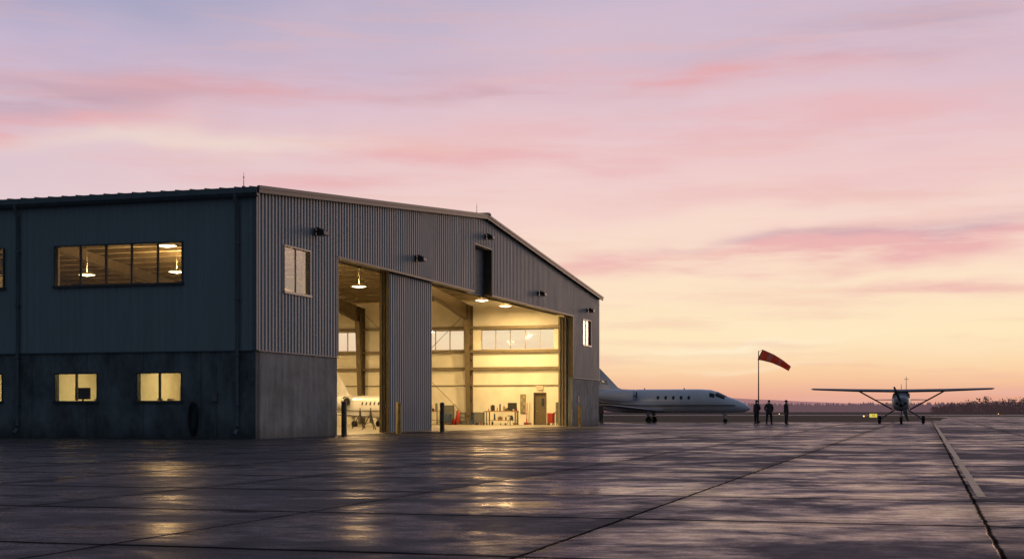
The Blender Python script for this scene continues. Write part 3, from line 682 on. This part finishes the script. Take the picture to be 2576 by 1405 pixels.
def cessna(loc,rz,scale):
    e=empty('light_aircraft',loc,rz,'high wing propeller aeroplane facing the viewer on the wet apron','aircraft',scale)
    CP=mat('light_aircraft_paint',(.24,.25,.27),.45,0,.1); DK=mat('light_aircraft_trim',(.04,.045,.055),.4)
    mb=MB()
    mb.loft([sring(*q_,n=24,p=2.7) for q_ in ((2.2,1.22,.30,.26),(2.12,1.22,.40,.36),(1.7,1.24,.47,.42),(1.1,1.27,.52,.48),(.75,1.30,.55,.52),(.35,1.42,.57,.62),(-.4,1.42,.57,.64),(-1.2,1.42,.50,.58),(-2.4,1.44,.30,.36),(-4.2,1.5,.13,.17),(-4.9,1.52,.05,.08))])
    mb.obj('fuselage',CP,e,smooth=True)
    for pts_ in ([(.80,-.44,1.62),(.80,.44,1.62),(.42,.42,1.95),(.42,-.42,1.95)],[(.72,.52,1.60),(-.9,.54,1.62),(-.8,.47,1.92),(.35,.5,1.92)],[(.72,-.52,1.60),(-.9,-.54,1.62),(-.8,-.47,1.92),(.35,-.5,1.92)]):
        mb=MB(); mb.add(pts_,[(0,1,2,3)]); mb.obj('windscreen',BLACKG,e,norm=False)
    for sg in (1,-1):
        mb=MB(); wingmesh(mb,[(.6,1.55,sg*.0,2.02,.24),(.6,1.55,sg*2.6,2.06,.22),(.45,1.15,sg*5.35,2.15,.14),(.35,.8,sg*5.5,2.17,.06)]); mb.obj('wing',CP,e,smooth=True)
        mb=MB(); mb.tube([(.1,sg*.52,.88),(.05,sg*2.55,2.02)],.045,8); mb.obj('wing_strut',DK,e,smooth=True)
        mb=MB(); wingmesh(mb,[(-3.9,.95,0,1.52,.09),(-4.2,.6,sg*1.75,1.52,.05)]); mb.obj('tailplane',DK,e,smooth=True)
        mb=MB(); mb.tube([(-.3,sg*.4,.86),(-.3,sg*.9,.55),(-.3,sg*1.28,.26)],.045,8); lg=mb.obj('landing_gear',CP,e,smooth=True)
        mb=MB(); wheel(mb,-.3,sg*1.32,.25,.19); mb.obj('tyre',RUB,lg,smooth=True)
    mb=MB(); mb.tube([(1.6,0,.24),(1.45,0,.95)],.045,8); mb.box(1.5,1.7,-.11,-.09,.2,.5); mb.box(1.5,1.7,.09,.11,.2,.5); lg=mb.obj('landing_gear',CP,e)
    mb=MB(); wheel(mb,1.6,0,.22,.16); mb.obj('tyre',RUB,lg,smooth=True)
    mb=MB(); prof=[(0,0),(.3,1),(1,.05),(1,-.05),(.3,-1)]
    mb.loft([[(xl-c_*px,th*py*.5,z) for px,py in prof] for xl,c_,z,th in ((-3.1,1.9,1.55,.12),(-4.1,1.0,2.0,.1),(-4.5,.7,2.55,.06))]); mb.obj('tail_fin',DK,e,smooth=True)
    mb=MB(); mb.loft([sring(x,1.22,r,r,16) for x,r in ((2.2,.17),(2.35,.15),(2.5,.08),(2.56,.01))]); pr=mb.obj('propeller_spinner',DK,e,smooth=True)
    for an in (R(-22),R(158)):
        mb=MB(); rings=[]
        for q_,w_,tw in ((.1,.06,50),(.35,.10,38),(.7,.09,26),(.98,.05,18)):
            c_=Vector((2.32,math.sin(an)*q_*1.15,1.22+math.cos(an)*q_*1.15)); tdir=Vector((0,math.cos(an),-math.sin(an)))
            ax=(tdir*math.cos(R(tw))+Vector((1,0,0))*math.sin(R(tw))); nn=(tdir*-math.sin(R(tw))+Vector((1,0,0))*math.cos(R(tw)))
            rings.append([c_-ax*w_,c_+nn*.015,c_+ax*w_,c_-nn*.015])
        mb.loft(rings); mb.obj('propeller_blade',DK,pr)
    for sg in (1,-1):
        mb=MB(); mb.ell((2.19,sg*.24,1.25),(.03,.10,.08)); mb.obj('air_inlet',INT,e)
    return e
cessna((30.85,112.7,0),R(-105.5),1.27)
# ---------------------------------------------------------------- windsock
WS=empty('windsock',(21.15,122,0),0,'orange red windsock with pale bands drooping from a tall pole','windsock')
mb=MB(); mb.tube([(0,0,0),(0,0,3),(0,0,6.15)],.07,8,.035); mb.tube([(0,0,0),(0,0,.15)],.2,10); mb.obj('pole',mat('pole_dark',(.10,.07,.06),.5,.4),WS,smooth=True)
def fabric(name,col):
    m,nt,b,o=newmat(name); m.node_tree.nodes.remove(b)
    df=nt.n('ShaderNodeBsdfDiffuse'); tr=nt.n('ShaderNodeBsdfTranslucent'); mx=nt.n('ShaderNodeMixShader'); mx.inputs[0].default_value=.7
    cc=nt.mix(nt.mr(nt.noise(o,5,3),.3,.7),tuple(c*.8 for c in col)+(1,),col+(1,))
    nt.link(cc,df.inputs[0]); nt.link(cc,tr.inputs[0]); nt.link(df.outputs[0],mx.inputs[1]); nt.link(tr.outputs[0],mx.inputs[2]); nt.link(mx.outputs[0],m.node_tree.nodes['Material Output'].inputs[0])
    return m
OR=fabric('sock_red',(.98,.24,.12)); WH=fabric('sock_pale',(.85,.52,.44))
mb=MB(); n=18; A=Vector((.14,0,5.82)); Bv=Vector((2.62,-.3,4.62)); NS=20; rings=[]
for i in range(NS+1):
    f=i/NS; c_=A.lerp(Bv,f)+Vector((0,0,.16*math.sin(f*math.pi)))
    ax=(Bv-A).normalized(); a1=ax.cross(Vector((0,1,0))).normalized(); a2=ax.cross(a1)
    r=.48*(1-f)+.22*f
    rings.append([c_+(a1*math.cos(2*math.pi*k/n)+a2*math.sin(2*math.pi*k/n)*.9)*r*(1+.03*math.sin(3*k+i)) for k in range(n)])
for i in range(NS):
    mb.cur=1 if i in (5,6,7,12,13) else 0; mb.loft([rings[i],rings[i+1]],cap=False)
mb.obj('fabric_sock',[OR,WH],WS,norm=False)
mb=MB(); mb.tube([rings[0][k] for k in range(n)]+[rings[0][0]],.02,6); mb.tube([(0,0,6.1),tuple(rings[0][0])],.015,5); mb.tube([(0,0,5.6),tuple(rings[0][n//2])],.015,5); mb.obj('hoop',mat('pole_dark',(.1,.07,.06)),WS)
# ---------------------------------------------------------------- people
def person(loc,rz,pose,label,jacket,trouser,h=1.0,hood=False):
    J=[];E=[];Rr=[];roots=[]
    def v_(p,r,par=None,root=False):
        J.append(p);Rr.append(r if isinstance(r,tuple) else (r,r)); i=len(J)-1
        if par is not None: E.append((par,i))
        if root: roots.append(i)
        return i
    pel=v_((0,0,.96),(.19,.15),None,True); ab=v_((0,0,1.12),(.19,.15),pel); ch=v_((0,.01,1.32),(.225,.165),ab); uc=v_((0,.01,1.44),(.16,.12),ch)
    nk=v_((0,0,1.52),(.07,.07),uc); hb=v_((0,-.015,1.60),(.085,.095),nk); ht=v_((0,-.01,1.70),(.083,.093),hb); v_((0,0,1.76),(.05,.055),ht)
    lean={'wide':.06}.get(pose,.01)
    for sg in (1,-1):
        st=.10+lean
        hp=v_((sg*.10,0,.88),(.125,.13),pel); kn=v_((sg*(st+.02),-.015,.50),(.085,.09),hp); an=v_((sg*(st+.03),.02,.10),(.065,.07),kn); v_((sg*(st+.045),-.14,.045),(.05,.042),an)
        sh=v_((sg*.21,.01,1.42),(.09,.09),uc)
        if pose in('pockets','wide'):
            el=v_((sg*.33,.07,1.16),(.075,.075),sh); wr=v_((sg*.24,-.05,.98),(.055,.055),el); v_((sg*.18,-.11,.93),(.05,.04),wr)
        else:
            el=v_((sg*.29,.03,1.14),(.07,.07),sh); wr=v_((sg*.30,-.03,.90),(.045,.045),el); v_((sg*.305,-.045,.82),(.022,.042),wr)
            for k,(dy,L_) in enumerate(((-.032,.075),(-.011,.085),(.011,.08),(.032,.065))):
                a_=v_((sg*.305,-.045+dy,.81),.009,None,True); b_=v_((sg*.302,-.05+dy,.81-L_*.5),.009,a_); v_((sg*.292,-.058+dy,.81-L_),.008,b_)
            a_=v_((sg*.30,-.07,.86),.011,None,True); b_=v_((sg*.29,-.095,.82),.010,a_); v_((sg*.285,-.1,.785),.009,b_)
    me=bpy.data.meshes.new('p'); me.from_pydata(J,E,[]); ob=bpy.data.objects.new('p',me); COL.objects.link(ob)
    md=ob.modifiers.new('s','SKIN'); 
    for i,sv in enumerate(me.skin_vertices[0].data): sv.radius=Rr[i]; sv.use_root=(i in roots)
    sb=ob.modifiers.new('ss','SUBSURF'); sb.levels=2; sb.render_levels=2
    bpy.context.view_layer.update()
    m2=bpy.data.meshes.new_from_object(ob.evaluated_get(bpy.context.evaluated_depsgraph_get())); bpy.data.objects.remove(ob)
    bm=bmesh.new(); bm.from_mesh(m2)
    for c_,r_ in (((0,-.118,1.635),(.012,.018,.02)),((.086,0,1.645),(.01,.02,.03)),((-.086,0,1.645),(.01,.02,.03)),((.03,-.105,1.66),(.012,.006,.006)),((-.03,-.105,1.66),(.012,.006,.006)),((0,-.107,1.595),(.022,.008,.006))):
        bmesh.ops.create_icosphere(bm,subdivisions=2,radius=1,matrix=Matrix.Translation(c_)@Matrix.Diagonal((*r_,1)))
    bm.to_mesh(m2); bm.free(); m2.name='person'
    for q_ in (mat('skin',(.45,.27,.19),.5),jacket,trouser,mat('shoe_leather',(.02,.018,.015),.5)): m2.materials.append(q_)
    for p_ in m2.polygons:
        c_=p_.center; p_.use_smooth=True
        if c_.z<.085: p_.material_index=3
        elif abs(c_.x)>.25 and c_.z<.89: p_.material_index=0
        elif c_.z<.90: p_.material_index=2
        elif c_.z<1.54: p_.material_index=1
        else: p_.material_index=0
    o2=bpy.data.objects.new('person',m2); COL.objects.link(o2); o2.location=loc; o2.rotation_euler=(0,0,rz); o2.scale=(h,h,h)
    tag(o2,label,'person','people standing on the apron')
    mb=MB(); mb.ell((0,.012,1.70),(.098,.115,.09),14,8); mb.obj('hood' if hood else 'hair',jacket if hood else mat('dark_hair',(.03,.02,.015),.6),o2,smooth=True)
    mb=MB(); n=20
    mb.loft([[(rx*math.cos(2*math.pi*k/n),.005+ry*math.sin(2*math.pi*k/n),z) for k in range(n)] for rx,ry,z in ((.235,.185,.82),(.232,.18,.95),(.21,.165,1.12),(.21,.16,1.22))],cap=False); mb.obj('jacket_hem',jacket,o2,smooth=True)
    return o2
JK=mat('dark_jacket',(.035,.035,.045),.8,0,.3,12,.3); JK2=mat('charcoal_jacket',(.05,.045,.05),.8,0,.3,12,.3); TR=mat('dark_trousers',(.03,.03,.04),.85)
person((18.05,105,0),R(-60),'pockets','person in a dark jacket standing with hands in pockets',JK,TR,1.02)
person((18.98,105,0),R(15),'wide','person in charcoal jacket, feet apart, hands in pockets',JK2,TR,1.02)
person((20.25,105,0),R(60),'sides','person in a dark jacket standing turned sideways with arms down',JK,TR,1.02,True)
person((6.95,111,0),R(120),'sides','person in dark clothing standing near the jet tail',JK2,TR,.95)
# ---------------------------------------------------------------- hangar contents
WOOD=mat('bench_wood',(.30,.19,.09),.5); RED=mat('red_paint',(.35,.03,.02),.4); BLU=mat('blue_paint',(.04,.07,.13),.4); GRY=mat('grey_paint',(.13,.13,.12),.5)
def bench(s,t,L_,label):
    wb=empty('workbench',B(s,t,.02),RZ,label,'workbench')
    mb=MB(); mb.box(-.4,.4,-L_,L_,.92,1.0); mb.obj('bench_top',WOOD,wb,bevel=.01)
    mb=MB(); mb.box(-.36,.36,-L_+.1,L_-.1,.3,.34); mb.obj('shelf',WOOD,wb)
    for x in (-.35,.3):
        for y in (-L_+.05,L_-.13): 
            mb=MB(); mb.box(x,x+.07,y,y+.07,0,.92); mb.obj('leg',GRY,wb)
bench(49.9,6.6,1.15,'long wooden workbench against the hangar wall')
bench(49.9,12.6,1.3,'wooden workbench against the wall beyond the frame column')
FT=(7.9,8.4,9.1,9.2,10.9,5.0,3.3,8.1,10.2,10.6,11.2,8.7,6.0,6.5,7.0,4.95)
for k in range(36):
    mb=MB(); a_=random.uniform(.05,.18); h_=random.uniform(.12,.52)
    if k%2: mb.tube([(0,0,0),(0,0,h_*.8),(0,0,h_)],a_*.6,10,a_*.3)
    else: mb.box(-a_,a_,-a_,a_,0,h_); mb.box(-a_*.4,a_*.4,-a_*.4,a_*.4,h_,h_+.05)
    q=mb.obj('tool_box' if k%2==0 else 'oil_can',[RED,BLU,GRY,WOOD,BLU,GRY,RUB][k%7],None,bevel=.01)
    if k<8: ploc(q,49.9+random.uniform(-.2,.2),5.6+k*.28,1.02,random.random()); wh='on the workbench'
    elif k<12: ploc(q,49.9,5.9+(k-8)*.42,.36,random.random()); wh='on the workbench shelf'
    elif k<20: ploc(q,49.9+random.uniform(-.2,.2),11.5+(k-12)*.29,1.02,random.random()); wh='on the workbench'
    else: ploc(q,(50.2 if not 5.4<FT[k-20]<7.8 else 49.0)+random.uniform(-.3,.3),FT[k-20],.02,random.random()); wh='on the hangar floor'
    tag(q,'small container of workshop supplies '+wh,'tool box' if k%2==0 else 'can')
monitor(49.6,5.75,1.02,'black computer monitor standing on the workbench')
def cart(s,t,mt,label,h=1.0,w_=.5):
    e=empty('tool_cart',B(s,t,.02),RZ,label,'tool cart')
    mb=MB(); mb.box(-.25,.25,-w_/2,w_/2,.14,h); mb.obj('cabinet',mt,e,bevel=.02)
    for k in range(4):
        mb=MB(); z=.2+k*(h-.25)/4; mb.box(-.275,-.252,-w_/2+.03,w_/2-.03,z,z+(h-.25)/4-.03); mb.obj('drawer',mt,e)
    for x in (-.2,.2):
        for y in (-w_/2+.06,w_/2-.06):
            mb=MB(); mb.tube([(x,y-.02,.07),(x,y+.02,.07)],.07,12); mb.obj('wheel',RUB,e)
    mb=MB(); mb.tube([(-.2,-w_/2,h-.05),(-.2,-w_/2-.08,h+.05),(.2,-w_/2-.08,h+.05),(.2,-w_/2,h-.05)],.015,6); mb.obj('handle',GRY,e)
cart(48.9,2.72,RED,'red wheeled tool cabinet beside the brown door',.85,.42)
cart(48.9,7.95,GRY,'grey wheeled tool cart next to the workbench',.9,.6)
cart(49.3,10.5,BLU,'blue wheeled tool cart against the wall',.8,.5)
cart(48,13.9,GRY,'grey wheeled tool cart near the parked jet',.9,.7)
cart(50.6,2.5,GRY,'tall grey tool cabinet against the wall by the door',1.6,.6)
cart(50.7,10.9,GRY,'tall grey storage cabinet against the hangar wall',1.4,.7)
def drum(s,t,mt,label):
    mb=MB(); n=16
    mb.loft([[(r*math.cos(2*math.pi*k/n),r*math.sin(2*math.pi*k/n),z) for k in range(n)] for r,z in ((.28,0),(.28,.28),(.295,.3),(.28,.32),(.28,.58),(.295,.6),(.28,.62),(.28,.86),(.295,.88),(.27,.88),(.27,.86))])
    q=mb.obj('oil_drum',mt,None,smooth=True); ploc(q,s,t,.02); tag(q,label,'drum')
drum(50.8,8.9,BLU,'blue steel drum standing against the hangar wall'); drum(50.6,15.0,GRY,'grey steel drum standing against the hangar wall'); drum(50.8,9.9,GRY,'grey steel drum standing by the frame column')
fe=empty('fire_extinguisher_cart',B(49.2,9.65,.02),RZ,'red wheeled fire extinguisher with black hose','fire extinguisher',.85)
mb=MB(); n=14; mb.loft([[(r*math.cos(2*math.pi*k/n),r*math.sin(2*math.pi*k/n),z) for k in range(n)] for r,z in ((.1,.12),(.17,.2),(.17,1.0),(.13,1.12),(.05,1.18),(.05,1.27))]); mb.obj('cylinder_tank',RED,fe,smooth=True)
for y in (-.24,.24):
    mb=MB(); mb.tube([(.08,y-.03,.18),(.08,y+.03,.18)],.18,16); mb.obj('wheel',RUB,fe,smooth=True)
mb=MB(); mb.tube([(0,0,1.2),(-.25,.05,1.1),(-.28,.1,.6),(-.25,.1,.35)],.03,8); mb.obj('hose',RUB,fe,smooth=True)
for k,(t,c_) in enumerate(((5.95,WOOD),(5.15,RED),(4.95,WOOD))):
    mb=MB(); mb.tube([(0,0,.12),(.22,0,1.55)],.022,6); mb.box(-.05,.05,-.18,.18,0,.05)
    for j in range(9): mb.box(-.04,.04,-.17+j*.04,-.145+j*.04,.05,.14)
    q=mb.obj('broom',c_,None); ploc(q,SL-.62,t,.03); tag(q,'long handled broom leaning against the hangar wall','broom')
nb=empty('notice_board',B(SL-.30,5.5,.85),RZ,'narrow tall notice board with papers on the wall','notice board')
mb=MB(); mb.box(-.02,.03,-.2,.2,0,1.35); mb.obj('board',mat('board_green',(.20,.19,.12),.7),nb,bevel=.01)
for k in range(5):
    mb=MB(); y=-.1+.18*(k%2); z=.1+k*.24; mb.box(-.03,-.022,y-.07,y+.07,z,z+.2); mb.obj('pinned_sheet',mat('paper',(.35,.3,.2)),nb)
def stool(s,t):
    e=empty('workshop_stool',B(s,t,.02),RZ,'round black workshop stool on the hangar floor','stool')
    mb=MB(); mb.tube([(0,0,.62),(0,0,.68)],.18,16); mb.obj('seat',RUB,e)
    for k in range(4):
        a_=k*math.pi/2+.4; mb=MB(); mb.tube([(0,0,.6),(.25*math.cos(a_),.25*math.sin(a_),0)],.015,6); mb.obj('leg',GRY,e)
stool(48.7,8.75); stool(48.3,5.5); stool(47,11.6)
def sawhorse(s,t):
    e=empty('wing_jack',B(s,t,.02),RZ,'tripod aircraft jack standing on the hangar floor','aircraft jack')
    mb=MB(); mb.tube([(0,0,.35),(0,0,1.0)],.06,10); mb.tube([(0,0,1.0),(0,0,1.15)],.03,8); mb.obj('jack_ram',GRY,e,smooth=True)
    for k in range(3):
        a_=k*2*math.pi/3; mb=MB(); mb.tube([(0,0,.85),(.45*math.cos(a_),.45*math.sin(a_),0)],.025,6); mb.tube([(0,0,.4),(.3*math.cos(a_),.3*math.sin(a_),.28)],.015,6); mb.obj('leg',RUB,e)
sawhorse(23.3,5.4); sawhorse(27,7.6); sawhorse(41,9.0)
# ---------------------------------------------------------------- airfield bits
sg=empty('taxiway_sign',(50.8,200,0),0,'yellow lit airfield sign with black number on the grass','sign')
mb=MB(); mb.box(-.52,.52,-.1,.1,.12,.62); mb.obj('sign_panel',mat('sign_yellow',(.85,.68,.08),.5,0,.05,emit=(1,.80,.12),es=.7),sg,bevel=.02)
for x in (-.48,.43):
    mb=MB(); mb.box(x,x+.05,-.03,.03,-.03,.12); mb.obj('post',GRY,sg)
text_mesh('sign_lettering','10',.48,mat('sign_black',(.01,.01,.01),.6),sg,Matrix.Translation((0,-.11,.37))@Matrix.Rotation(R(90),4,'X'))
q=None
for i,(x,y) in enumerate(((47,190),(118,345),(150,335),(62,330))):
    if q is None:
        q=empty('runway_light',(x,y,0),0,'small lit runway edge light standing in the grass','runway light',1,'runway edge lights')
        mb=MB(); mb.tube([(0,0,-.03),(0,0,.25)],.04,6); mb.obj('stem',GRY,q)
        mb=MB(); mb.ell((0,0,.32),(.09,.09,.10)); mb.obj('lamp_globe',mat('runway_lamp',(1,.7,.2),.4,0,.02,3,emit=(1,.6,.15),es=2.5),q)
    else: dup(q,(x,y,0))
mp=empty('antenna_mast',(82.6,298,0),0,'tall thin antenna mast standing on the airfield','mast')
mb=MB(); mb.tube([(0,0,-.03),(0,0,8.2)],.09,6,.05); mb.box(-.5,.5,-.04,.04,7.6,7.68); mb.obj('mast_pole',mat('pole_dark',(.1,.07,.06)),mp)
mb=MB(); mb.box(-.2,.2,-.15,.15,.3,1.1); mb.obj('mast_cabinet',GRY,mp)
def haze_glow(name,col,em,es):  # aerial haze put into the material as emission, nothing here is a lamp
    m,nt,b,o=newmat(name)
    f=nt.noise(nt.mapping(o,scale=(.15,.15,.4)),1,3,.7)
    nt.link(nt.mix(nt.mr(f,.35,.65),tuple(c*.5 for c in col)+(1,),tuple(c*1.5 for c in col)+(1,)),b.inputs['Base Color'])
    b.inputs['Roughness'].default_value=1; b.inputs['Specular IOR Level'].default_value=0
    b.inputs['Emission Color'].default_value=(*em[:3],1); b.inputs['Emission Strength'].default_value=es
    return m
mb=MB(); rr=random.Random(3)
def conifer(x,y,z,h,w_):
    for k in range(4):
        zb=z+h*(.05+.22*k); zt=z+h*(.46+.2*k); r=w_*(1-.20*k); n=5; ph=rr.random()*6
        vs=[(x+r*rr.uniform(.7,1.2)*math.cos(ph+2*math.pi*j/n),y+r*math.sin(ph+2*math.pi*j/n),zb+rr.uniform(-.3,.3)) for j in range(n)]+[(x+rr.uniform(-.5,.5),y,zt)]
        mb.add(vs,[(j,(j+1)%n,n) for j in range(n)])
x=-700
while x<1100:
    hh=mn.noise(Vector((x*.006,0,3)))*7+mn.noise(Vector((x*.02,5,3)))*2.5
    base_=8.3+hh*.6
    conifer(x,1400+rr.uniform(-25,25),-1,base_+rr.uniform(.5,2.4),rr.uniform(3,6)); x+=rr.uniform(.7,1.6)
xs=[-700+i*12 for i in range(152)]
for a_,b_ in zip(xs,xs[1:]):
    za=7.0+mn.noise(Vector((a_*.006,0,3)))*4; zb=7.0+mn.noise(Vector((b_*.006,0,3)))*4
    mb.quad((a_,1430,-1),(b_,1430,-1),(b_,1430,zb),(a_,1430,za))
q=mb.obj('distant_woodland',haze_glow('far_trees_haze_glow',(.02,.02,.02),lin(104,80,86),1),None,norm=False); q['kind']='stuff'; q['label']='hazy far woodland along the horizon'; q['category']='trees'
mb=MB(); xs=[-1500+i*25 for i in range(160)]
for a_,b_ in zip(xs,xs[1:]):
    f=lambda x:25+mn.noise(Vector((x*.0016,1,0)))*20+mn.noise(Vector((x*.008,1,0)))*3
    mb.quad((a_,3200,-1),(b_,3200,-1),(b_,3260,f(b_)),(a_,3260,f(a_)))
q=mb.obj('hills',haze_glow('hill_haze_glow',(.02,.02,.02),lin(160,118,120),1),None,norm=False); q['kind']='structure'
mb=MB(); rr=random.Random(11)
for k in range(380):
    y=rr.uniform(560,680); x=rr.uniform(.296,.52)*y
    edge=min(1,(x/y-.296)/.03)
    h_=(3.8+rr.uniform(0,2.8)+1.6*mn.noise(Vector((x*.03,y*.03,0))))*(.45+.55*edge)
    w_=rr.uniform(1.6,3.4)
    mb.tube([(x,y,0),(x+rr.uniform(-.3,.3),y,h_*.7)],.12,4,.04)
    for j in range(60):
        a_=rr.random()*6.28; q1=rr.random()**.5; zz=rr.uniform(.05,1)
        rad=w_*q1*math.sin(math.pi*min(.95,zz*.75+.12)); c_=Vector((x+rad*math.cos(a_),y+rad*math.sin(a_),h_*zz))
        s_=rr.uniform(.18,.5); u_=Vector((rr.uniform(-1,1),rr.uniform(-1,1),rr.uniform(-1,1)))*s_; v2=Vector((rr.uniform(-1,1),rr.uniform(-1,1),rr.uniform(-1,1)))*s_
        mb.add([c_-u_,c_+v2,c_+u_,c_-v2*.6],[(0,1,2,3)])
q=mb.obj('scrub_woodland',haze_glow('scrub_foliage_haze_glow',(.04,.03,.025),lin(56,42,44),1),None,norm=False); q['kind']='stuff'; q['label']='dark reddish brown scrub trees beyond the grass'; q['category']='trees'
print('done')
